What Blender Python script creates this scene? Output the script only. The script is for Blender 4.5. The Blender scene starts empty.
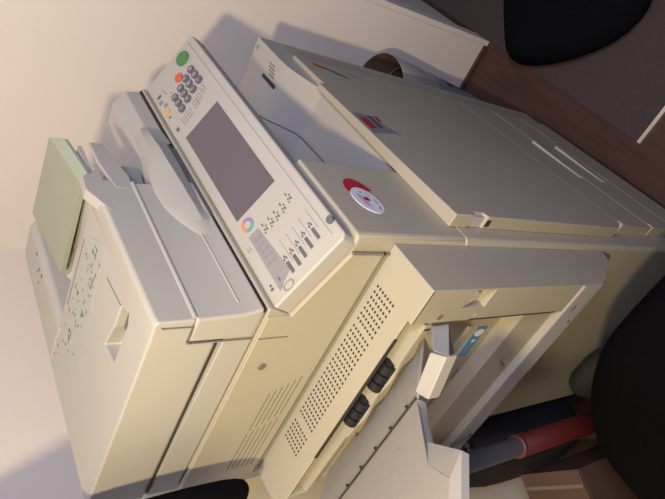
import bpy, bmesh, math, random
from mathutils import Vector, Matrix
random.seed(7)
sc = bpy.context.scene
col = sc.collection
R = math.radians

# ------------------------------------------------------------------ materials
def mat(name, c, rough=.5, metal=0, spec=.5, noise=0, nscale=20, bump=0, bscale=300, trans=0, coat=0, stretch=(1, 1, 1), c2=None):
    m = bpy.data.materials.new(name); m.use_nodes = True
    nt = m.node_tree; b = nt.nodes['Principled BSDF']
    b.inputs['Base Color'].default_value = (*c, 1); b.inputs['Roughness'].default_value = rough
    b.inputs['Metallic'].default_value = metal; b.inputs['Specular IOR Level'].default_value = spec
    b.inputs['Transmission Weight'].default_value = trans; b.inputs['Coat Weight'].default_value = coat
    tc = nt.nodes.new('ShaderNodeTexCoord'); mp = nt.nodes.new('ShaderNodeMapping')
    nt.links.new(tc.outputs['Object'], mp.inputs['Vector']); mp.inputs['Scale'].default_value = stretch
    if noise:
        n = nt.nodes.new('ShaderNodeTexNoise'); n.inputs['Scale'].default_value = nscale; n.inputs['Detail'].default_value = 5
        nt.links.new(mp.outputs['Vector'], n.inputs['Vector'])
        r = nt.nodes.new('ShaderNodeValToRGB'); r.color_ramp.elements[0].position = .3; r.color_ramp.elements[1].position = .7
        a = c2 if c2 else tuple(x * (1 - noise) for x in c)
        r.color_ramp.elements[0].color = (*a, 1); r.color_ramp.elements[1].color = (*c, 1)
        nt.links.new(n.outputs['Fac'], r.inputs['Fac']); nt.links.new(r.outputs['Color'], b.inputs['Base Color'])
    if bump:
        n = nt.nodes.new('ShaderNodeTexNoise'); n.inputs['Scale'].default_value = bscale; n.inputs['Detail'].default_value = 3
        nt.links.new(mp.outputs['Vector'], n.inputs['Vector'])
        bp = nt.nodes.new('ShaderNodeBump'); bp.inputs['Strength'].default_value = bump; bp.inputs['Distance'].default_value = .002
        nt.links.new(n.outputs['Fac'], bp.inputs['Height']); nt.links.new(bp.outputs['Normal'], b.inputs['Normal'])
    return m
M = {}
M['white'] = mat('offwhite_plastic', (.45, .44, .385), .5, noise=.04, nscale=6, bump=.08, bscale=600)
M['cream'] = mat('cream_plastic', (.44, .405, .30), .5, noise=.05, nscale=5, bump=.08, bscale=600)
M['panel'] = mat('panel_plastic', (.455, .445, .385), .5, noise=.03, nscale=9)
M['grey'] = mat('grey_plastic', (.45, .44, .43), .5, noise=.03, nscale=9)
M['tray'] = mat('tray_plastic', (.44, .42, .37), .5, noise=.03, nscale=9)
M['midprint'] = mat('printed_mid_grey', (.17, .18, .17), .6)
M['dkgrey'] = mat('dark_grey_recess', (.13, .125, .12), .7)
M['dkline'] = mat('dark_gap', (.035, .032, .03), .8)
M['mdline'] = mat('shallow_groove', (.20, .18, .14), .7)
M['mark'] = mat('printed_grey', (.12, .12, .13), .6)
M['lmark'] = mat('printed_light_grey', (.25, .245, .235), .6)
M['greyprint'] = mat('printed_grey_field', (.30, .29, .285), .6, noise=.1, nscale=200)
M['rubber'] = mat('black_rubber', (.010, .010, .013), .5, bump=.2, bscale=400)
M['screen'] = mat('lcd_glass', (.10, .09, .11), .16, spec=.6)
M['key'] = mat('grey_key', (.12, .12, .135), .4)
M['keytxt'] = mat('key_print', (.62, .62, .62), .5)
M['gkey'] = mat('green_key', (.05, .22, .07), .4)
M['rkey'] = mat('red_key', (.62, .10, .05), .4)
M['okey'] = mat('orange_key', (.66, .38, .13), .4)
M['green'] = mat('translucent_green', (.37, .42, .30), .35, trans=.2, noise=.05, nscale=12)
M['greenlit'] = mat('translucent_green_lit_edge', (.43, .50, .38), .35, trans=.2)  # lighter copy of the tray green, light on the front edge put into colour
M['red'] = mat('sticker_red', (.42, .022, .035), .45)
M['stw'] = mat('sticker_white', (.70, .70, .74), .4)
M['stg'] = mat('sticker_grey', (.26, .255, .26), .4, noise=.15, nscale=80)
M['pale'] = mat('pale_label', (.43, .455, .385), .4, noise=.08, nscale=90)
M['blue'] = mat('blue_label', (.085, .21, .37), .45)
M['teal'] = mat('sticker_teal', (.05, .13, .12), .5)
M['wheel_o'] = mat('emblem_orange', (.62, .26, .09), .5)
M['wheel_g'] = mat('emblem_teal', (.12, .34, .29), .5)
M['wheel_v'] = mat('emblem_violet', (.30, .20, .38), .5)
M['wall'] = mat('painted_wall', (.86, .80, .70), .8, noise=.03, nscale=3, bump=.06, bscale=160)
M['ceil'] = mat('ceiling_paint', (.36, .35, .34), .9, noise=.03, nscale=3)
M['wood'] = mat('dark_wood_floor', (.085, .040, .029), .45, noise=.35, nscale=7, stretch=(1, 14, 1), bump=.05, bscale=30)
M['carpet'] = mat('purple_brown_carpet', (.085, .062, .062), .95, noise=.3, nscale=260, bump=.7, bscale=900, c2=(.062, .045, .047))
M['metal'] = mat('brass_strip', (.62, .56, .46), .35, metal=.9)
M['black'] = mat('black_cloth', (.003, .003, .004), .95, spec=.06, noise=.3, nscale=60, bump=.3, bscale=500)
M['navy'] = mat('navy_black_cloth', (.006, .0065, .010), .95, spec=.06, noise=.3, nscale=40, bump=.3, bscale=600)
M['binout'] = mat('bin_white', (.34, .325, .30), .5)
M['binin'] = mat('bin_inside', (.14, .095, .06), .7)
M['binring'] = mat('bin_inner_ring', (.17, .13, .09), .6)
M['bindark'] = mat('bin_print_dark', (.025, .03, .045), .5)
M['binblue'] = mat('bin_print_blue', (.20, .25, .28), .5)
M['card'] = mat('cardboard', (.105, .058, .037), .8, noise=.12, nscale=14, bump=.15, bscale=120)  # base colour darkened to carry the shade low beside the copier
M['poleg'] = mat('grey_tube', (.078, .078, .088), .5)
M['poler'] = mat('red_sleeve', (.08, .005, .006), .6)  # red darkened too, shade near the floor is put into the colour
M['poleend'] = mat('pale_red_rim', (.16, .045, .04), .5)
M['floral'] = mat('dark_floral_cloth', (.020, .018, .021), .85, noise=.4, nscale=20)
M['floralp'] = mat('floral_print', (.12, .10, .10), .8)
M['gcloth'] = mat('grey_cloth', (.03, .027, .024), .9, noise=.25, nscale=14, bump=.4, bscale=60)
M['browncloth'] = mat('brown_cloth', (.075, .035, .028), .9, noise=.3, nscale=20)

# ------------------------------------------------------------------ mesh helpers
class MB:
    def __init__(s): s.v = []; s.f = []; s.m = []; s.log = []
    def add(s, vs, fs, mi=0):
        o = len(s.v); s.log.append((o, len(vs), len(s.f), len(fs), mi)); s.v += [tuple(map(float, v)) for v in vs]
        for f in fs: s.f.append([i + o for i in f]); s.m.append(mi)
    def pieces(s):
        out = []
        for (o0, n, f0, nf, mi) in s.log:
            p = MB(); p.add(s.v[o0:o0 + n], [[i - o0 for i in f] for f in s.f[f0:f0 + nf]]); out.append((p, mi))
        return out
    def loft(s, rings, mi=0, caps=True):
        n = len(rings[0]); vs = [p for r in rings for p in r]; fs = []
        for k in range(len(rings) - 1):
            for i in range(n):
                j = (i + 1) % n
                fs.append([k * n + i, k * n + j, (k + 1) * n + j, (k + 1) * n + i])
        if caps: fs.append(list(range(n))[::-1]); fs.append([(len(rings) - 1) * n + i for i in range(n)])
        s.add(vs, fs, mi)
    def box(s, x0, x1, y0, y1, z0, z1, mi=0):
        s.loft([[(x0, y0, z), (x1, y0, z), (x1, y1, z), (x0, y1, z)] for z in (z0, z1)], mi)
    def prism_y(s, xz, y0, y1, mi=0): s.loft([[(x, y, z) for x, z in xz] for y in (y0, y1)], mi)
    def prism_x(s, yz, x0, x1, mi=0): s.loft([[(x, y, z) for y, z in yz] for x in (x0, x1)], mi)
    def prism_z(s, xy, z0, z1, mi=0): s.loft([[(x, y, z) for x, y in xy] for z in (z0, z1)], mi)
    def plate(s, pts, h, mi=0):       # 3D polygon given thickness along its normal
        P = [Vector(p) for p in pts]; n = Vector((0, 0, 0))
        for i in range(len(P)): n += P[i].cross(P[(i + 1) % len(P)])
        n.normalize(); s.loft([[tuple(p) for p in P], [tuple(p + n * h) for p in P]], mi)
    def tube(s, pts, rad, seg=16, mi=0, caps=True):
        P = [Vector(p) for p in pts]; rads = rad if isinstance(rad, (list, tuple)) else [rad] * len(P)
        rings = []
        for i, p in enumerate(P):
            d = (P[min(i + 1, len(P) - 1)] - P[max(i - 1, 0)]).normalized()
            a = d.cross(Vector((0, 0, 1)) if abs(d.z) < .9 else Vector((1, 0, 0))).normalized(); b = d.cross(a)
            rings.append([tuple(p + (a * math.cos(t) + b * math.sin(t)) * rads[i]) for t in [2 * math.pi * k / seg for k in range(seg)]])
        s.loft(rings, mi, caps)
ROOT = {}
def obj(name, mb, mats, parent=None, bevel=0, smooth=False, seg=3, label=None, sub=0):
    vs = [Vector(v) for v in mb.v]
    lo = Vector([min(v[i] for v in vs) for i in range(3)]); hi = Vector([max(v[i] for v in vs) for i in range(3)])
    c = Vector(((lo.x + hi.x) / 2, (lo.y + hi.y) / 2, lo.z if parent is None else (lo.z + hi.z) / 2))
    me = bpy.data.meshes.new(name); me.from_pydata([tuple(v - c) for v in vs], [], mb.f)
    mats = mats if isinstance(mats, (list, tuple)) else [mats]
    for m in mats: me.materials.append(M[m])
    for p, i in zip(me.polygons, mb.m): p.material_index = i; p.use_smooth = smooth
    bm = bmesh.new(); bm.from_mesh(me); bmesh.ops.recalc_face_normals(bm, faces=bm.faces); bm.to_mesh(me); bm.free()
    o = bpy.data.objects.new(name, me); col.objects.link(o)
    link(o, c, parent)
    if bevel:
        b = o.modifiers.new('bevel', 'BEVEL'); b.width = bevel; b.segments = seg; b.limit_method = 'ANGLE'; b.angle_limit = R(25)
        for p in me.polygons: p.use_smooth = True
        b.harden_normals = True
    if sub:
        s = o.modifiers.new('sub', 'SUBSURF'); s.levels = s.render_levels = sub
    if label: o['label'] = label
    return o
def link(o, c, parent):
    ROOT[o.name] = Vector(c)
    if parent is not None:
        o.parent = parent; o.location = Vector(c) - ROOT[parent.name]
    else: o.location = c
def empty(name, loc):
    o = bpy.data.objects.new(name, None); col.objects.link(o); o.empty_display_size = .05
    link(o, Vector(loc), None); return o
def tag(o, label, cat, group=None):
    o['label'] = label; o['category'] = cat
    if group: o['group'] = group
    return o
def cut(o, *cutters):                  # real recesses: carve the shapes out of the mesh, keep nothing of the cutters
    tmp = []
    for mb in cutters:
        me = bpy.data.meshes.new('c'); me.from_pydata([tuple(Vector(v) - ROOT[o.name]) for v in mb.v], [], mb.f)
        bm = bmesh.new(); bm.from_mesh(me); bmesh.ops.recalc_face_normals(bm, faces=bm.faces); bm.to_mesh(me); bm.free()
        c = bpy.data.objects.new('c', me); col.objects.link(c)
        c.parent = o
        md = o.modifiers.new('b', 'BOOLEAN'); md.object = c; md.operation = 'DIFFERENCE'; md.solver = 'EXACT'; tmp.append((c, me))
    bev = [(m.width, m.segments) for m in o.modifiers if m.type == 'BEVEL']
    for m in list(o.modifiers):
        if m.type == 'BEVEL': o.modifiers.remove(m)
    bpy.context.view_layer.update()
    dg = bpy.context.evaluated_depsgraph_get()
    me = bpy.data.meshes.new_from_object(o.evaluated_get(dg), depsgraph=dg)
    o.modifiers.clear(); old = o.data; o.data = me; me.name = old.name + '_cut'; bpy.data.meshes.remove(old)
    for c, m in tmp: bpy.data.objects.remove(c); bpy.data.meshes.remove(m)
    for w, sg in bev:
        b = o.modifiers.new('bevel', 'BEVEL'); b.width = w; b.segments = sg; b.limit_method = 'ANGLE'; b.angle_limit = R(25); b.harden_normals = True
def boxmb(*a):
    m = MB(); m.box(*a); return m
def each(name, mb, m, parent):            # one part per piece
    for f, mi in mb.pieces():
        obj(name, f, m if isinstance(m, str) else m[mi], parent)
def struct(name, mb, m, **k):
    o = obj(name, mb, m, **k); o['kind'] = 'structure'; return o
def text_tris(s, size):
    cu = bpy.data.curves.new('t', 'FONT'); cu.body = s; cu.size = size; cu.align_x = 'CENTER'; cu.align_y = 'CENTER'
    o = bpy.data.objects.new('t', cu); col.objects.link(o); bpy.context.view_layer.update()
    dg = bpy.context.evaluated_depsgraph_get(); me = bpy.data.meshes.new_from_object(o.evaluated_get(dg))
    out = ([tuple(v.co) for v in me.vertices], [list(p.vertices) for p in me.polygons])
    bpy.data.objects.remove(o); bpy.data.curves.remove(cu); bpy.data.meshes.remove(me)
    return out

# ------------------------------------------------------------------ the setting
m = MB(); m.box(-2.6, 1.06, -2.6, 1.0, -.06, 0); struct('floor', m, 'wood')
m = MB(); m.box(.335, 2.6, -2.6, -.105, 0, .006)
o = obj('carpet', m, 'carpet'); o['kind'] = 'structure'
m = MB(); m.box(1.06, 2.6, -2.6, 1.0, -.06, 0); struct('floor_outer', m, 'wood')
m = MB(); m.prism_y([(.323, .0), (.335, .0), (.335, .008), (.326, .006)], -2.6, -.105); struct('trim_1', m, 'metal')
m = MB(); m.box(.97, 1.09, -.09, .835, 0, 2.95); struct('wall_right', m, 'wall')
m = MB(); m.box(1.09, 2.6, -.09, .03, 0, 2.95); struct('wall_front_return', m, 'wall')
m = MB(); m.box(-2.6, 1.09, .835, .955, 0, 2.95); struct('wall_back', m, 'wall')
m = MB(); m.box(.958, .97, -.088, .835, 0, .012); struct('baseboard_right', m, 'wood')
m = MB(); m.box(-2.6, 2.6, -2.6, 1.0, 2.95, 3.05); struct('ceiling', m, 'ceil')
m = MB(); m.box(.966, 1.035, -.104, -.088, 0, 2.95); struct('trim_2', m, 'wall')

# ------------------------------------------------------------------ the photocopier
cp = empty('photocopier', (.3265, .265, 0))
tag(cp, 'large beige photocopier with tilted control panel and open side tray', 'photocopier')
# lower cabinet
m = MB()
m.prism_z([(.006, -.001), (.653, -.001), (.653, .53), (0, .53), (0, .005)], .05, .958)
cab = obj('cabinet', m, 'cream', cp, bevel=.003)
m = MB(); m.box(.05, .60, .05, .48, .0, .05); obj('plinth', m, 'dkline', cp)
# raised output tray floor with a curved finger cut-out at the front
xz = [(.17, .958), (.653, .958), (.653, 1.004), (.57, 1.004), (.545, 1.003)]
for k in range(1, 9):
    t = k / 8; xz.append((.545 - .105 * t, 1.003 - .041 * (t * t * (1.6 - .6 * t))))
xz += [(.40, .9605), (.17, .9605)]
m = MB(); m.prism_y(xz, -.001, .30); ot = obj('output_tray', m, 'tray', cp, bevel=.006, seg=4)
m = MB(); m.plate([(.45, .101, .9615), (.366, .099, .9615), (.18, .099, .9615), (.18, .29, .9615), (.40, .29, .9615)], .0015)
obj('stacking_plate', m, 'tray', ot)
m = MB(); m.tube([(.575, .128, 1.0045), (.545, .120, 1.0035), (.515, .113, .9995), (.48, .105, .9850), (.452, .1, .9700), (.43, .0995, .965), (.366, .098, .9625), (.18, .098, .9625)], .0012, 8); obj('plate_edge', m, 'dkgrey', ot)
m = MB(); m.box(.532, .586, .046, .0535, 1.0, 1.0048); obj('paper_slot', m, 'dkline', ot)
m = MB()
for i in range(4): m.box(.556 - .004 * i, .580 - .004 * i, .018 + .006 * i, .0205 + .006 * i, 1.0, 1.0045)
obj('embossed_arrow', m, 'mdline', ot)
m = MB(); m.plate([(.636, .012, 1.0042), (.646, .012, 1.0042), (.643, .026, 1.0042)], .0005); obj('triangle_mark', m, 'lmark', ot)
m = MB(); m.box(.17, .60, .30, .53, .955, 1.17); obj('rear_housing', m, 'grey', cp, bevel=.004)
# front column carrying the scanner, with the round sticker
m = MB(); m.prism_z([(.006, -.001), (.17, -.001), (.17, .53), (0, .53), (0, .005)], .958, 1.165)
colm = obj('front_column', m, 'cream', cp, bevel=.005)
st = MB()
def circ(cx, cz, rx, rz, y, n=36, rot=0, a0=0, a1=2 * math.pi):
    out = []
    for k in range(n):
        a = a0 + (a1 - a0) * k / (n - (0 if a1 - a0 > 6.2 else 1)); x = rx * math.cos(a); z = rz * math.sin(a)
        out.append((cx + x * math.cos(rot) - z * math.sin(rot), y, cz + x * math.sin(rot) + z * math.cos(rot)))
    return out
def face_y(mb, pts, d, mi):            # thin plate facing -y
    mb.loft([[(x, y, z) for x, y, z in pts], [(x, y - d, z) for x, y, z in pts]], mi)
face_y(st, circ(.099, 1.0975, .0310, .0235, -.001, n=24, rot=R(8), a0=R(-88), a1=R(88)), .0006, 0)
face_y(st, circ(.079, 1.0985, .0290, .0225, -.001, rot=R(8)), .0009, 1)
for k in range(4):
    face_y(st, circ(.078, 1.0985, .0235 - .001 * k, .0150 - .001 * k, -.0019, rot=R(12), a0=R(200 + k * 45), a1=R(228 + k * 45), n=8) +
           circ(.078, 1.0985, .0205 - .001 * k, .0125 - .001 * k, -.0019, rot=R(12), a0=R(200 + k * 45), a1=R(228 + k * 45), n=8)[::-1], .0002, 2)
for k in range(5):
    face_y(st, [(.060 + .002 * k, -.0019, 1.1010 + .0018 * k), (.090 + .001 * k, -.0019, 1.1030 + .0018 * k), (.090 + .001 * k, -.0019, 1.1038 + .0018 * k), (.060 + .002 * k, -.0019, 1.1018 + .0018 * k)], .0002, 2)
for a in range(4):
    c, s_ = math.cos(R(45 * a)), math.sin(R(45 * a))
    pts = [(.081 + c * l - s_ * w, -.0019, 1.0985 + s_ * l + c * w) for l, w in ((-.006, -.0009), (.006, -.0009), (.006, .0009), (-.006, .0009))]
    face_y(st, pts, .0003, 3)
obj('round_sticker', st, ['red', 'stw', 'lmark', 'red'], colm, label='round sticker with a red cap and grey print')
# front door: slightly wedge-shaped cover with finger notch at its free end
def dy(x): return -.009 - .015 * (.575 - x) / .545
m = MB()
bot, top = [], []
outline = [(.575, .455), (.575, .962), (.447, .962), (.444, .976), (.03, .976), (.03, .935), (.040, .930), (.040, .905), (.030, .900), (.030, .49), (.05, .455)]
m.loft([[(x, -.0008, z) for x, z in outline], [(x, dy(x), z) for x, z in outline]])
door = obj('front_door', m, 'cream', cp, bevel=.0025)
m = MB(); m.box(.033, .0405, -.020, -.002, .906, .929); obj('latch', m, 'grey', door)
m = MB(); m.box(.0298, .034, -.018, -.006, .888, .899); obj('latch_slot', m, 'dkline', door)
# stickers on the door
s = MB()
def on_door(pts, d, mi, lift=0): s.loft([[(x, dy(x) - lift, z) for x, z in pts], [(x, dy(x) - lift - d, z) for x, z in pts]], mi)
arc = [(.328, .972)]
for k in range(0, 13):
    t = k / 12; arc.append((.328 + .018 * math.sin(math.pi * t * .9) - .068 * t * t, .972 - .076 * t))
arc += [(.272, .915), (.258, .972)]
on_door(arc, .0004, 0)
on_door([(.318, .965), (.318, .945), (.283, .945), (.275, .965)], .0003, 1, .0004)
on_door([(.330, .940), (.333, .925), (.290, .925), (.286, .938)], .0003, 2, .0004)
on_door([(.334, .920), (.333, .910), (.315, .910), (.312, .920)], .0003, 1, .0004)
obj('curved_sticker', s, ['stg', 'red', 'teal'], door, label='grey curved sticker with a red block')
s = MB()
on_door([(.556, .930), (.540, .928), (.530, .908), (.546, .906)], .0004, 1)
on_door([(.548, .907), (.536, .907), (.520, .885), (.512, .862), (.516, .855), (.528, .870), (.540, .892)], .0004, 2)
on_door([(.545, .845), (.530, .838), (.520, .822), (.532, .815), (.540, .828), (.550, .835)], .0004, 0)
obj('ribbon_sticker', s, ['stg', 'red', 'teal'], door, label='thin ribbon sticker in red, dark green and grey')
# paper drawers
for z0, z1, hz in ((.318, .449, .331), (.186, .313, .228), (.055, .181, .066)):
    m = MB(); m.loft([[(.045, -.0008, z), (.045, dy(.045) + .001, z), (.575, dy(.575) + .001, z), (.575, -.0008, z)] for z in (z0, z1)])
    d = obj('paper_drawer', m, 'cream', cp, bevel=.002)
    if hz < .1: continue
    cut(d, boxmb(.238, .395, -.03, -.008, hz - .012, hz + .004))
    m = MB(); m.prism_x([(-.0190, hz + .003), (-.0175, hz + .006), (-.008, hz + .006), (-.008, hz + .002)], .236, .397); obj('handle', m, 'panel', d)
    m = MB(); m.box(.047, .060, -.0235, -.018, z1 - .016, z1 - .003); obj('side_mark', m, 'panel', d)

# scanner housing and upper left side
m = MB()
m.prism_x([(.100, 1.165), (.53, 1.165), (.53, 1.2415), (.117, 1.2415), (.117, 1.236), (.129, 1.207), (.100, 1.195)], 0, .56)
sca = obj('scanner_housing', m, 'cream', cp, bevel=.003)
m = MB(); m.prism_x([(.02, 1.165), (.11, 1.165), (.11, 1.225), (.02, 1.185)], .001, .17); obj('panel_support', m, 'cream', cp)
sd = MB(); sd.prism_x([(.026, 1.112), (.50, 1.112), (.50, 1.2405), (.1285, 1.2405), (.1285, 1.2065), (.026, 1.1635)], -.004, .002)
side = obj('side_cover', sd, 'cream', cp, bevel=.0015)
# seams and louvres on the side cover
s = MB()
s.box(-.0045, 0, .0225, .0255, 1.100, 1.163); s.box(-.0045, 0, .0225, .50, 1.1085, 1.1115)
obj('cover_seam', s, 'mdline', side)
m = MB()
for k in range(6):
    z = 1.128 + .0085 * k
    y0 = .255 + .006 * k
    m.box(-.0048, -.0035, y0, y0 + .085, z, z + .0012); m.box(-.0048, -.0035, y0 + .095, .47, z, z + .0010)
obj('louvre_slots', m, 'mdline', side)
m = MB(); m.tube([(-.0062, .22, 1.212), (-.003, .22, 1.212)], .0058, 14); m.box(-.0066, -.006, .2155, .2245, 1.2108, 1.2132, 1)
obj('screw', m, ['mdline', 'mark'], side)
m = MB(); m.box(-.0046, -.003, .164, .1662, 1.195, 1.2395); obj('short_seam', m, 'mdline', side)

# --- control panel in its own tilted frame
p0 = Vector((0, 0, 1.187)); e2 = Vector((0, .115, .048)).normalized(); n2 = Vector((1, 0, 0)).cross(e2)
def Q(u, v, w=0): return tuple(p0 + Vector((u, 0, 0)) + e2 * v + n2 * w)
def qbox(mb, u0, u1, v0, v1, w0, w1, mi=0):
    mb.loft([[Q(u0, v0, w), Q(u1, v0, w), Q(u1, v1, w), Q(u0, v1, w)] for w in (w0, w1)], mi)
def qpoly(mb, uv, w0, w1, mi=0): mb.loft([[Q(u, v, w) for u, v in uv] for w in (w0, w1)], mi)
def disc(u, v, r, r2=None, n=24): return [(u + r * math.cos(2 * math.pi * k / n), v + (r2 or r) * math.sin(2 * math.pi * k / n)) for k in range(n)]
m = MB(); qpoly(m, [(.006, -.002), (.552, -.002), (.558, .004), (.558, .126), (0, .126), (0, .004)], -.030, -.001)
pan = obj('control_panel', m, 'panel', cp, bevel=.0035)
m = MB(); qbox(m, .016, .548, .0115, .1225, -.001, .0008); obj('face_sheet', m, 'panel', pan, bevel=.0006)
m = MB(); qpoly(m, [(.162, .031), (.370, .031), (.345, .107), (.146, .107)], .0008, .0014); qpoly(m, [(.168, .034), (.364, .034), (.342, .104), (.152, .104)], .0014, .0018)
m = MB(); qbox(m, .150, .366, .0305, .1075, .0006, .0016); obj('touch_screen', m, 'screen', pan)
m = MB(); qpoly(m, disc(.522, .036, .0155, .0135), .0008, .005); obj('start_button', m, 'gkey', pan, bevel=.001)
m = MB(); qpoly(m, disc(.4925, .061, .0092, .0085), .0008, .0045); obj('stop_button', m, 'rkey', pan, bevel=.001)
rows = [((.480, .035), (.461, .0345), (.442, .034)), ((.474, .0515), (.456, .0515), (.437, .0515)), ((.467, .0685), (.449, .0685), (.431, .0685)), ((.462, .086), (.444, .086), (.426, .086))]
digits = [['#', '0', '*'], ['9', '8', '7'], ['6', '5', '4'], ['3', '2', '1']]
for r_, dr in zip(rows, digits):
    for (u, v), ch in zip(r_, dr):
        m = MB(); qpoly(m, disc(u, v, .0077, .0069, 18), .0008, .0045)
        tv, tf = text_tris(ch, .0105)
        m.add([Q(u + a, v + b, .0047) for a, b, _ in tv], tf, 1)
        obj('number_key', m, ['key', 'keytxt'], pan)
m = MB(); qpoly(m, disc(.452, .112, .0075, .006), .0008, .003); obj('clear_key', m, 'okey', pan)
m = MB()
for u, v in ((.470, .108), (.487, .1135)): qpoly(m, disc(u, v, .0055, .0045, 14), .0008, .0014)
each('mode_key', m, 'lmark', pan)
m = MB()
qbox(m, .499, .506, .106, .115, .0008, .0013); qbox(m, .436, .440, .110, .115, .0008, .0012); qbox(m, .393, .402, .109, .115, .0008, .0012)
qbox(m, .4815, .484, .0865, .089, .0008, .0012); qbox(m, .5, .51, .0985, .0995, .0008, .0012); qbox(m, .492, .499, .096, .097, .0008, .0012)
each('status_mark', m, 'mark', pan)
m = MB()
for u, v in ((.398, .093), (.401, .079), (.406, .062), (.410, .052), (.417, .038)):
    for k in range(3): qbox(m, u - .009, u + .008 - .003 * (k % 2), v - .005 + .0042 * k, v - .0036 + .0042 * k, .0008, .0011)
    qbox(m, u + .0095, u + .0105, v - .006, v + .006, .0008, .0011)
obj('key_captions', m, 'lmark', pan)
# left end: emblem, grey key field, function captions
m = MB()
for mi, (a0, a1) in enumerate(((20, 140), (140, 260), (260, 380))):
    ring = [(.131 + .0118 * math.cos(R(a)), .097 + .0105 * math.sin(R(a))) for a in range(a0, a1 + 1, 10)] + \
           [(.131 + .006 * math.cos(R(a)), .097 + .0055 * math.sin(R(a))) for a in range(a1, a0 - 1, -10)]
    qpoly(m, ring, .0008, .0013, mi)
obj('colour_emblem', m, ['wheel_o', 'wheel_g', 'wheel_v'], pan)
m = MB(); qpoly(m, [(.113, .105), (.113, .0865), (.024, .0805), (.012, .1065)], .0008, .0012)
for k in range(5):
    for j in range(2): qbox(m, .052 + .011 * k, .058 + .011 * k, .088 + .008 * j, .093 + .008 * j, .0012, .0014, 1)
qbox(m, .022, .029, .098, .100, .0012, .0015, 2)
obj('grey_key_field', m, ['greyprint', 'lmark', 'mark'], pan)
for k, (u, v) in enumerate(((.027, .078), (.0275, .066), (.030, .054), (.033, .041), (.0355, .027))):
    m = MB(); qbox(m, u - .0105, u + .008, v - .0022, v + .0022, .0008, .0022, 0)
    for a, b in ((.0115, .001), (.016, -.001), (.0125, -.003)): qbox(m, u + a, u + a + .0045, v + b, v + b + .002, .0008, .0012, 0)
    qbox(m, u + .003, u + .043 - .001 * k, v - .0072, v - .0064, .0008, .0011, 1)
    obj('function_key', m, ['mark', 'lmark'], pan)
for k, (u, v) in enumerate(((.104, .078), (.104, .066), (.1045, .055), (.106, .042), (.111, .028))):
    m = MB()
    for a, b, w, h in ((-.006, -.003, .004, .003), (0, -.0035, .003, .0022), (-.004, .001, .003, .0024), (.004, .0005, .005, .002), (-.009, .002, .003, .0022)):
        qbox(m, u + a, u + a + w, v + b, v + b + h, .0008, .0012)
    obj('adjustment_key', m, 'mark', pan)
m = MB()
for a in (0, .004): qbox(m, .092, .101, .111 + a, .1118 + a, .0008, .0011)
qbox(m, .020, .024, .112, .117, .0008, .0011); qbox(m, .026, .030, .1125, .1155, .0008, .0011)
each('caption_mark', m, 'mark', pan)
m = MB(); ring = disc(.0085, .093, .0062, .0085, 20); inn = disc(.0085, .093, .0052, .0072, 20)
m.add([Q(u, v, .0012) for u, v in ring] + [Q(u, v, .0012) for u, v in inn], [[i, (i + 1) % 20, 20 + (i + 1) % 20, 20 + i] for i in range(20)])
obj('oval_mark', m, 'lmark', pan)
m = MB(); qpoly(m, disc(.034, .003, .006, .005, 16), -.008, .002); obj('power_switch', m, 'dkgrey', pan, bevel=.001)

# --- platen cover and document feeder
m = MB()
prof = [(.122, 1.2445), (.126, 1.270), (.150, 1.286), (.50, 1.292), (.50, 1.2445)]
m.prism_x(prof, 0, .556)
plc = obj('platen_cover', m, 'white', cp, bevel=.003)
m = MB()   # long curved grip along the front of the cover
def lerp(tab, x):
    for (x0, v0), (x1, v1) in zip(tab, tab[1:]):
        if x <= x1: return v0 + (v1 - v0) * max(0, (x - x0)) / (x1 - x0)
    return tab[-1][1]
rings = []
for k in range(33):
    x = .140 + .28 * k / 32
    yf = lerp([(.140, .1235), (.16, .118), (.20, .111), (.25, .106), (.30, .1035), (.34, .105), (.38, .112), (.42, .121)], x)
    zf = lerp([(.140, 1.262), (.18, 1.267), (.23, 1.273), (.30, 1.280), (.36, 1.279), (.42, 1.272)], x)
    zb = lerp([(.140, 1.270), (.15, 1.281), (.18, 1.298), (.21, 1.307), (.25, 1.310), (.30, 1.303), (.35, 1.293), (.42, 1.284)], x)
    zl = 1.256 if .185 < x < .372 else 1.246
    rings.append([(x, .136, zl), (x, .5 * .1225 + .5 * yf, zl), (x, yf, zf), (x, .45 * yf + .55 * .1255, .35 * zf + .65 * zb + .002), (x, .1255, zb), (x, .142, zb + .002)])
m.loft(rings); obj('grip', m, 'white', plc, bevel=.0015)
m = MB(); m.prism_z([(.183, .1235), (.195, .1185), (.362, .1185), (.374, .1235)], 1.236, 1.2555); obj('finger_recess', m, 'dkgrey', sca)
m = MB(); m.box(.003, .556, .120, .127, 1.2412, 1.2446); obj('cover_gap', m, 'dkline', sca)
# feeder front cover (wraps round the left corner)
m = MB()
m.prism_x([(.1155, 1.2475), (.165, 1.2475), (.165, 1.333), (.1275, 1.333), (.1235, 1.274)], -.001, .268)
fro = obj('feeder_front_cover', m, 'white', cp, bevel=.004)
m = MB(); m.tube([(.02, .1232, 1.2735), (.266, .1232, 1.2735)], .0014, 8); m.tube([(.003, .1292, 1.3335), (.268, .1292, 1.3340)], .0034, 10)
obj('front_ridge', m, 'panel', fro)
m = MB()
def lid_ring(x, d): return [(x, y, z) for y, z in ((.128, 1.3335), (.1295, 1.3795 + d), (.134, 1.3825 + d), (.152, 1.3815 + d * .9), (.172, 1.380), (.49, 1.380), (.503, 1.366), (.503, 1.297), (.166, 1.297), (.166, 1.3335))]
m.loft([lid_ring(0, -.002), lid_ring(.01, 0), lid_ring(.20, .004), lid_ring(.272, .014)])
lid = obj('feeder_lid', m, 'white', cp, bevel=.004, seg=4)
cut(lid, *[(lambda mm: (mm.prism_z([(.090, .190), (.066, .181), (.060, .194), (.062, .263), (.101, .271), (.0905, .228)], 1.358, 1.40), mm)[1])(MB())])
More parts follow.
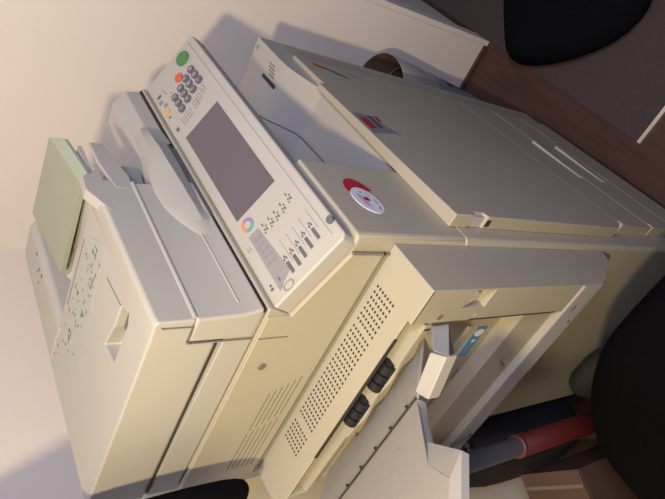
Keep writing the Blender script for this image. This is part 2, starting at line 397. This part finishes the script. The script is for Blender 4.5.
m = MB(); m.prism_z([(.0893, .192), (.078, .1875), (.076, .226), (.0893, .2275)], 1.3582, 1.368); obj('latch_lever', m, 'dkgrey', lid)  # dark grey on the lever stands in for shade inside the recess
m = MB(); m.prism_z([(.0885, .194), (.068, .186), (.0625, .197), (.0625, .228), (.082, .236)], 1.3578, 1.3590); obj('latch_shade_plate', m, 'dkline', lid)  # dark plate on the recess floor, painted shade for the shallow hollow
m = MB(); m.prism_z([(.152, .2000), (.091, .1905), (.091, .1920), (.152, .2015)], 1.379, 1.3806); obj('latch_seam', m, 'mdline', lid)
m = MB(); m.prism_z([(.262, .226), (.2595, .353), (.2575, .353), (.260, .226)], 1.379, 1.3806); obj('cover_joint', m, 'mdline', lid)
m = MB(); m.box(.0006, .270, .1665, .494, 1.288, 1.305); obj('hinge_strip', m, 'white', lid)
m = MB(); m.box(-.0014, .01, .170, .487, 1.2938, 1.2970); obj('hinge_gap', m, 'dkline', lid)
m = MB(); m.tube([(.004, .1310, 1.3775), (-.0004, .1385, 1.371), (-.0004, .1385, 1.3345), (-.0012, .1655, 1.3335), (-.0012, .1655, 1.2475)], .0011, 8); obj('cover_seam', m, 'dkgrey', fro)
# raised right end of the feeder
m = MB(); m.prism_y([(.2, 1.379), (.244, 1.402), (.276, 1.400), (.290, 1.381), (.290, 1.372), (.2, 1.372)], .129, .145)
obj('feeder_shoulder', m, 'white', lid, bevel=.002)
m = MB(); m.prism_x([(.40, 1.340), (.50, 1.340), (.495, 1.378), (.47, 1.383), (.41, 1.383), (.40, 1.375)], .26, .53); obj('rear_rail', m, 'white', lid, bevel=.004)
m = MB()
for x, y, w in ((.448, .412, .006), (.415, .418, .0035), (.395, .418, .006), (.425, .43, .003), (.405, .44, .003)): m.box(x, x + w, y, y + .006, 1.3828, 1.3836)
each('rail_mark', m, 'mark', lid)
# instruction labels
m = MB(); m.prism_z([(.251, .212), (.182, .172), (.176, .255), (.160, .300), (.167, .413), (.236, .416)], 1.3800, 1.3806)
for k in range(58):
    x = random.uniform(.180, .244); y = random.uniform(.205, .410); a = random.choice((.002, .0035, .005)); b = random.choice((.002, .003, .006))
    m.box(x, x + a, y, y + b, 1.3806, 1.3810, 1 if random.random() < .55 else 2)
for x, y in ((.205, .20), (.19, .245), (.213, .37)):
    m.box(x, x + .012, y, y + .0016, 1.3806, 1.3811, 1); m.box(x, x + .0016, y, y + .012, 1.3806, 1.3811, 1); m.box(x, x + .012, y + .011, y + .0126, 1.3806, 1.3811, 1)
obj('instruction_label', m, ['pale', 'midprint', 'lmark'], lid, label='pale label with rows of small dark pictograms')
m = MB(); m.prism_z([(.300, .432), (.252, .420), (.238, .4195), (.178, .425), (.245, .489)], 1.3800, 1.3806)
for k in range(12):
    x = random.uniform(.245, .275); y = random.uniform(.428, .458); m.box(x, x + .004, y, y + .0025, 1.3806, 1.381, 1 if k % 3 else 2)
obj('warning_label', m, ['pale', 'rkey', 'lmark'], lid, label='pale label with small red pictograms')
# document tray
m = MB(); m.plate([(.25, .145, 1.352), (.30, .145, 1.374), (.372, .140, 1.378), (.372, .31, 1.378), (.30, .33, 1.372), (.25, .33, 1.352)], .006)
obj('document_guide', m, 'white', lid)
m = MB(); m.prism_y([(.252, 1.336), (.284, 1.334), (.366, 1.352), (.366, 1.372), (.316, 1.371), (.252, 1.361)], .128, .134)
obj('guide_wall', m, 'white', lid, bevel=.002)
m = MB(); m.prism_y([(.264, 1.300), (.36, 1.292), (.36, 1.34), (.264, 1.345)], .16, .33); obj('tray_base', m, 'white', lid)
m = MB()
A, B, C_, D = (.298, .160, 1.390), (.446, .174, 1.404), (.452, .326, 1.404), (.294, .318, 1.390)
def dn(p, d): return (p[0], p[1], p[2] - d)
m.loft([[A, B, C_, D], [dn(p, .007) for p in (A, B, C_, D)]], 0)
E_, F_ = (.296, .140, 1.385), (.398, .147, 1.396)
m.loft([[A, B, F_, E_], [dn(A, .007), dn(B, .007), dn(F_, .005), dn(E_, .005)]], 1)
obj('document_tray', m, ['green', 'greenlit'], lid, label='translucent pale green document tray')

# --- side unit (bypass housing) on the left
su_ = MB()
front = [(-.0005, 1.100), (-.088, 1.100), (-.088, .752), (-.0845, .690), (-.080, .672), (-.030, .578), (-.0005, .560)]
su_.prism_y(front, .009, .066)
back = [(-.0005, 1.1), (-.0805, 1.1), (-.0805, 1.094), (-.056, 1.086), (-.056, 1.071), (-.078, 1.071), (-.078, 1.064), (-.066, 1.03), (-.070, 1.0), (-.070, .955), (-.064, .935), (-.064, .862), (-.080, .838), (-.0805, .760), (-.088, .752), (-.0845, .690), (-.080, .672), (-.030, .578), (-.0005, .560)]
su = obj('side_unit', su_, 'cream', cp, bevel=.002)
cut(su, boxmb(-.1, -.074, .011, .0425, .975, 1.021))
m = MB(); m.prism_y(back, .0662, .455); bay = obj('tray_bay', m, 'cream', cp, bevel=.002)
m = MB(); m.prism_z([(-.0005, .455), (-.0805, .455), (-.080, .47), (-.055, .50), (-.0005, .505)], 1.06, 1.10); obj('rear_cap', m, 'cream', su, bevel=.002)
m = MB(); m.prism_x([(.0112, 1.02), (.0423, 1.02), (.024, .999), (.0112, 1.012)], -.0865, -.0745); obj('recess_latch', m, 'grey', su)
m = MB(); m.tube([(-.086, .056, 1.054), (-.0885, .056, 1.054)], .005, 12); obj('round_plug', m, 'mdline', su)
m = MB(); m.tube([(-.086, .058, .98), (-.0885, .058, .98)], .003, 10); obj('small_plug', m, 'panel', su)
m = MB(); m.prism_z([(-.0005, .0092), (-.088, .0092), (-.088, .0662), (-.0805, .0668), (-.0805, .455), (-.080, .47), (-.055, .50), (-.0005, .505)], 1.0955, 1.1006); obj('top_cover', m, 'cream', su, bevel=.0015)
m = MB()
groups = [(.070, 7), (.1425, 20), (.350, 5)]
for y0, n in groups:
    for i in range(n):
        for j in range(7):
            y = y0 + .0098 * i; x = -.014 - .0061 * j; m.box(x - .0015, x + .0015, y - .0019, y + .0019, 1.1002, 1.1009)
obj('vent_grille', m, 'dkline', su)
m = MB(); m.box(-.0818, -.0797, .100, .353, 1.0955, 1.1007); obj('feed_slot', m, 'dkline', su)
for y0 in (.150, .226):
    m = MB()
    for k in range(3):
        m.tube([(-.0800, y0 + .0165 * k, 1.0765), (-.0800, y0 + .0165 * k + .0135, 1.0765)], .0115, 20)
    m.tube([(-.0800, y0 - .002, 1.0765), (-.0800, y0 + .050, 1.0765)], .007, 12)
    obj('feed_roller', m, 'rubber', su, smooth=False)
m = MB(); m.plate([(-.0645, .108, .905), (-.0645, .108, .881), (-.0645, .178, .877), (-.0645, .178, .903)], -.0006)
obj_l = MB()
y0, y1 = .112, .178
obj_l.box(-.0655, -.0638, y0, y1, .881, .904, 0)
obj_l.loft([[(x, .124 + .008 * math.cos(a), .892 + .010 * math.sin(a)) for a in [2 * math.pi * k / 16 for k in range(16)]] for x in (-.0655, -.0659)], 1)
obj_l.loft([[(x, .142 + .005 * math.cos(a), .892 + .006 * math.sin(a)) for a in [2 * math.pi * k / 3 for k in range(3)]] for x in (-.0655, -.0659)], 1)
obj('blue_label', obj_l, ['blue', 'stw'], su, label='blue label with white pictograms')
m = MB()
for y, z, l in ((.215, .868, .022), (.275, .872, .03), (.33, .868, .02)): m.box(-.0656, -.0638, y, y + l, z, z + .006)
each('recess_mark', m, 'lmark', su)
m = MB()
for y, z in ((.185, .794), (.09, .700), (.40, .70)):
    m.box(-.0895, -.082, y, y + .003, z, z + .006)
each('edge_mark', m, 'mark', su)
m = MB()
m.prism_y([(-.0885, .7525), (-.0905, .748), (-.0875, .688), (-.083, .680), (-.080, .70), (-.084, .75)], .0095, .455)
obj('lower_trim', m, 'grey', su, bevel=.001)
m = MB(); m.box(-.0884, -.080, .0640, .0664, .772, .988); obj('bay_seam', m, 'dkline', su)
m = MB(); m.box(-.0895, -.086, .052, .066, .724, .750); obj('trim_notch', m, 'dkline', su)
m = MB(); m.box(-.069, -.0635, .105, .44, .925, .936); obj('upper_ledge', m, 'cream', su, bevel=.002)

# --- bypass tray: plane rising to the left at 44 degrees
th = R(44); tp = Vector((-.09, 0, 1.045)); tt = Vector((-math.cos(th), 0, math.sin(th))); tn = Vector((math.sin(th), 0, math.cos(th)))
def T(s, y, h=0): return tuple(tp + tt * s + Vector((0, y, 0)) + tn * h)
def tplate(mb, sy, h0, h1, mi=0): mb.loft([[T(s, y, h) for s, y in sy] for h in (h0, h1)], mi)
bt = empty('bypass_tray_root', (0, 0, 0)); bpy.data.objects.remove(bt)
m = MB(); sy = [(.092, .118), (.092, .44)]
edge = []
for k in range(31):
    y = .44 - .32 * k / 30; edge.append((-.022 - .010 * math.cos((y - .19) * 2 * math.pi / .085) if .14 < y < .33 else -.034, y))
tplate(m, sy + edge, -.004, .0)
tb = obj('bypass_tray', m, 'tray', cp, bevel=.001)
m = MB(); pts = [(-.060, .070), (-.060, .450)]
for k in range(41):
    y = .450 - .38 * k / 40
    pts.append((-.0895 - (.0045 * (1 + math.cos((y - .172) * 2 * math.pi / .078)) * .5 if .133 < y < .29 else 0) + (.006 * (y - .07) / .38 if y > .3 else 0), y))
m.prism_z(pts, 1.066, 1.0725); obj('feed_lip', m, 'cream', bay, bevel=.001)
m = MB(); m.tube([T(.0935, .118, .0006), T(.0935, .445, .0006)], .0014, 8)
for k in range(7): m.box(*[c for a in zip([v - d for v, d in zip(T(.090, .14 + .042 * k, .0015), (.0022, .0012, .002))], [v + d for v, d in zip(T(.090, .14 + .042 * k, .0015), (.0022, .0012, .002))]) for c in a])
obj('hinge_line', m, 'dkline', tb)
m = MB()
inner = [(.096, .118), (.118, .110), (.23, .074), (.278, .031), (.50, .030)]
outer = [(.096, .116), (.130, .107), (.187, .088), (.253, .020), (.50, .018)]
tplate(m, inner + [(.50, .44), (.096, .44)], -.004, .0)
ext = obj('tray_extension', m, 'tray', tb, bevel=.001)
m = MB()
m.loft([[T(*i_, 0), T(*o_, -.0045), T(*o_, -.012), T(*i_, -.010)] for i_, o_ in zip(inner, outer)])
obj('extension_rim', m, 'panel', ext)
m = MB()
for k in range(9): tplate(m, [(.15 + .008 * k, .150 + .03 * k), (.15 + .008 * k, .156 + .03 * k), (.50, .120 + .03 * k), (.50, .114 + .03 * k)], 0, .0012)
obj('paper_ribs', m, 'tray', ext)
# front side guide: stem plus raised fence
m = MB()
P_ = lambda px, pz, y: (px, y, pz)
m.loft([[(-.0885, .072, 1.058), (-.0885, .070, 1.026), (-.0885, .084, 1.026), (-.0885, .086, 1.058)], [(-.131, .066, 1.097), (-.152, .052, 1.097), (-.153, .060, 1.080), (-.131, .076, 1.080)]])
gd = obj('side_guide', m, 'grey', tb, bevel=.001)
m = MB(); g = [(-.131, .068), (-.152, .053), (-.166, .113), (-.146, .123)]
m.prism_z(g, 1.080, 1.101); obj('fence', m, 'panel', gd, bevel=.002)
m = MB(); m.plate([(-.0888, .0755, 1.070), (-.0888, .0755, 1.045), (-.0888, .0785, 1.045), (-.0888, .0785, 1.070)], -.001); obj('guide_slot', m, 'dkline', gd)

# ------------------------------------------------------------------ other things
def lathe(mb, cx, cy, prof, n=40, mi=0, caps=False):
    mb.loft([[(cx + r * math.cos(2 * math.pi * k / n), cy + r * math.sin(2 * math.pi * k / n), z) for k in range(n)] for r, z in prof], mi, caps)
bn = empty('waste_bin', (.805, .099, 0)); tag(bn, 'round white waste bin with brown inside between copier and wall', 'waste bin')
m = MB(); lathe(m, .805, .099, [(.002, 0), (.046, 0), (.058, .10), (.076, .24), (.095, .40), (.1055, .50), (.1035, .5035)]); obj('bin_shell', m, 'binout', bn, smooth=True)
m = MB(); lathe(m, .805, .099, [(.1035, .5035), (.093, .40), (.074, .24), (.044, .012), (.002, .012)]); obj('bin_inside', m, 'binin', bn, smooth=True)
m = MB(); m.tube([(.805 + .0925 * math.cos(2 * math.pi * k / 40), .099 + .0925 * math.sin(2 * math.pi * k / 40), .405) for k in range(41)], .003, 8); obj('inner_ring', m, 'binring', bn, smooth=True)
m = MB()
def brad(z): return lerp([(0, .046), (.10, .058), (.24, .076), (.40, .095), (.5, .1055)], z)
def band(a0, a1, z0, z1, mi):
    for k in range(8):
        aa, ab = R(a0 + (a1 - a0) * k / 8), R(a0 + (a1 - a0) * (k + 1) / 8)
        f = lambda a, z, e: (.805 + (brad(z) + e) * math.cos(a), .099 + (brad(z) + e) * math.sin(a), z)
        m.loft([[f(aa, z0, e), f(ab, z0, e), f(ab, z1, e), f(aa, z1, e)] for e in (0.0002, .0012 + .0006 * mi)], mi)
for zz in range(8): band(180, 345, .10 + .03 * zz, .13 + .03 * zz, 0)
for zz in range(4): band(285, 312, .19 + .03 * zz, .22 + .03 * zz, 1)
band(255, 282, .25, .28, 1); band(262, 285, .20, .23, 1)
for zz in range(3): band(300, 345, .10 + .03 * zz, .13 + .03 * zz, 1)
obj('printed_band', m, ['binblue', 'bindark'], bn, label='printed band in pale blue and near black')

def dome(name, rings, m_, seed=0, jit=.006, sub=2, parent=None):
    random.seed(seed); mb = MB()
    rr = []
    for ring in rings: rr.append([(x + random.uniform(-jit, jit), y + random.uniform(-jit, jit), max(0.0005, z + random.uniform(-jit, jit) * .5) if z > .006 else z) for x, y, z in ring])
    mb.loft(rr); return obj(name, mb, m_, parent, smooth=True, sub=sub)
def scaled(out, z, s, c, zc=None): return [(c[0] + (x - c[0]) * s, c[1] + (y - c[1]) * s, z) for x, y in out]
# dark jacket on the carpet by the wall corner
out = [(.955, -.237), (.875, -.155), (.818, -.094), (.785, -.098), (.736, -.118), (.690, -.142), (.653, -.172), (.615, -.205), (.587, -.234), (.555, -.275), (.530, -.315), (.516, -.358), (.517, -.42), (.60, -.56), (.80, -.62), (1.02, -.52), (1.05, -.37)]
c0 = (.80, -.34)
j = dome('jacket', [scaled(out, .006, .97, c0), scaled(out, .03, .99, c0), scaled(out, .07, .97, c0), scaled(out, .11, .86, c0), scaled(out, .13, .6, c0), scaled(out, .135, .25, c0)], 'navy', 3, .004, 1)
tag(j, 'dark navy jacket lying in a heap on the purple carpet', 'jacket')

# black bag beside the copier
def squircle(cx, cy, a, b, n=20, e=.75):
    o_ = []
    for k in range(n):
        t = 2 * math.pi * k / n; cx_, sy_ = math.cos(t), math.sin(t)
        o_.append((cx + a * math.copysign(abs(cx_) ** e, cx_), cy + b * math.copysign(abs(sy_) ** e, sy_)))
    return o_
bg = empty('black_bag', (-.26, .14, 0)); tag(bg, 'big black soft bag on the floor against the copier side', 'bag')
rings = []
for z, ym, x1, y0 in ((.001, .44, -.17, -.20), (.04, .46, -.152, -.25), (.2, .47, -.150, -.26), (.37, .39, -.148, -.25), (.52, .285, -.144, -.24), (.635, .19, -.146, -.22), (.712, .10, -.156, -.18), (.745, .03, -.19, -.12)):
    rings.append([(x, y, z) for x, y in squircle((x1 - .50) / 2, (ym + y0) / 2, (x1 + .50) / 2 * 1.06, (ym - y0) / 2 * 1.08, 24, .45)])
o = dome('bag_body', rings, 'black', 5, .003, 2, bg)
m = MB(); m.tube([(-.33 - .02 * math.sin(t), -.04 + .10 * math.cos(t), .70 + .10 * math.sin(t)) for t in [math.pi * k / 14 for k in range(15)]], .010, 8); obj('strap', m, 'black', bg, smooth=True)

# tube with red sleeve
pl = empty('floor_tube', (-.122, .445, 0)); tag(pl, 'upright grey tube with a red sleeve beside the copier', 'tube')
bx, by = -.122, .445
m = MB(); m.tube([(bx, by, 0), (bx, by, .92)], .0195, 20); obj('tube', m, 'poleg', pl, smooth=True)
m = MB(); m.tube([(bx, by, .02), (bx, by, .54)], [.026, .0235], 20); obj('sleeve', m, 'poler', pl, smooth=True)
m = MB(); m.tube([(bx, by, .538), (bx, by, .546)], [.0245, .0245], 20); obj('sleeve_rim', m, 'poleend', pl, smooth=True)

# cardboard box behind the bag
cb = empty('cardboard_box', (-.21, .57, 0)); tag(cb, 'brown cardboard box with open flap beside the red sleeved tube', 'box')
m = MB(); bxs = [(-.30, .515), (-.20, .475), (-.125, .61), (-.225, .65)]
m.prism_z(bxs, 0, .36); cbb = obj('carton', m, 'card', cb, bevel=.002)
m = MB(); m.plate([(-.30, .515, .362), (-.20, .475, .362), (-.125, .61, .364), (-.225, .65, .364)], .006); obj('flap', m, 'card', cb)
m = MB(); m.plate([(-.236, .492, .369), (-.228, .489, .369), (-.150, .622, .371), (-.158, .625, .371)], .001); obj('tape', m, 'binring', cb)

# dark patterned bag behind the copier's rear left corner
fb = empty('patterned_bag', (.02, .66, 0)); tag(fb, 'dark bag with faint floral print behind the grey tube', 'bag')
q = squircle(.03, .675, .13, .115)
o = dome('bag_body', [scaled(q, z, s, (.03, .675)) for z, s in ((.001, .9), (.03, 1), (.2, 1.0), (.38, .97), (.44, .8), (.46, .4))], 'floral', 8, .004, 1, fb)
random.seed(4); m = MB()
for k in range(5):
    cx, cy = .03 + random.uniform(-.08, .05), .675 + random.uniform(-.06, .06)
    for a in range(5):
        t = 2 * math.pi * a / 5; px, py = cx + .012 * math.cos(t), cy + .012 * math.sin(t)
        m.loft([[(px + .007 * math.cos(u), py + .007 * math.sin(u), z) for u in [2 * math.pi * i / 8 for i in range(8)]] for z in (.455, .463)])
each('floral_print', m, 'floralp', fb)
# grey cloth between copier side and bag
q = squircle(-.048, .35, .043, .10)
o = dome('grey_cloth', [scaled(q, z, s, (-.048, .35)) for z, s in ((.001, .9), (.04, 1), (.14, .98), (.24, .8), (.28, .35))], 'gcloth', 11, .007, 2)
tag(o, 'crumpled grey cloth between black bag and copier side', 'cloth')
# black sleeve hanging by the copier's rear left corner
m = MB(); rings = []
for z, yf, yb, hx in ((1.180, .415, .52, .010), (1.186, .402, .545, .018), (1.215, .393, .565, .022), (1.28, .390, .575, .023), (1.40, .392, .59, .026), (1.52, .41, .63, .032), (1.70, .52, .76, .045), (1.85, .66, .828, .045), (1.90, .72, .825, .03)):
    rings.append([(x, y, z) for x, y in squircle(-.066 - max(0, hx - .023), (yf + yb) / 2, hx, (yb - yf) / 2, 18, .7)])
m.loft(rings)
o = obj('hanging_coat', m, 'black', None, smooth=True, sub=1)
tag(o, 'black coat sleeve hanging above the rear corner of the side tray unit', 'coat')

# ------------------------------------------------------------------ light
def area(name, loc, target, size, power, colr, shape='DISK', sy=None):
    l = bpy.data.lights.new(name, 'AREA'); l.shape = shape; l.size = size; l.energy = power; l.color = colr
    if sy: l.size_y = sy
    o = bpy.data.objects.new(name, l); col.objects.link(o); o.location = loc
    o.rotation_euler = (Vector(target) - Vector(loc)).to_track_quat('-Z', 'Y').to_euler(); return o
l = bpy.data.lights.new('floor_lamp_bulb', 'POINT'); l.energy = 43; l.color = (1.0, .785, .475); l.shadow_soft_size = .03
lo = bpy.data.objects.new('floor_lamp_bulb', l); col.objects.link(lo); lo.location = (-.68, -.17, 1.95)
area('added_cool_fill', (-.45, -1.0, 2.4), (0, -.2, 1.3), .5, 19, (.62, .66, 1.0))  # added fill without a known source, brightens front faces with cool light
w = bpy.data.worlds.new('room_ambient'); sc.world = w; w.use_nodes = True
bgn = w.node_tree.nodes['Background']; bgn.inputs[0].default_value = (.80, .80, .95, 1); bgn.inputs[1].default_value = .05

# ------------------------------------------------------------------ camera
cam = bpy.data.cameras.new('camera'); co = bpy.data.objects.new('camera', cam); col.objects.link(co)
rx = Vector((-.47200259, -.41600412, -.77727352)); up = Vector((.64315589, -.76549599, .01914158)); lk = Vector((.60296274, .49087317, -.62887158))
mt = Matrix((rx, up, -lk)).transposed().to_4x4(); mt.translation = Vector((-.4192, -.32, 1.632))
co.matrix_world = mt
cam.sensor_fit = 'HORIZONTAL'; cam.sensor_width = 36; cam.lens = 588.756 / 665 * 36; cam.clip_start = .02
sc.camera = co
sc.view_settings.view_transform = 'Standard'; sc.view_settings.look = 'None'; sc.view_settings.gamma = 1; sc.view_settings.exposure = .42
sc.view_settings.use_curve_mapping = False
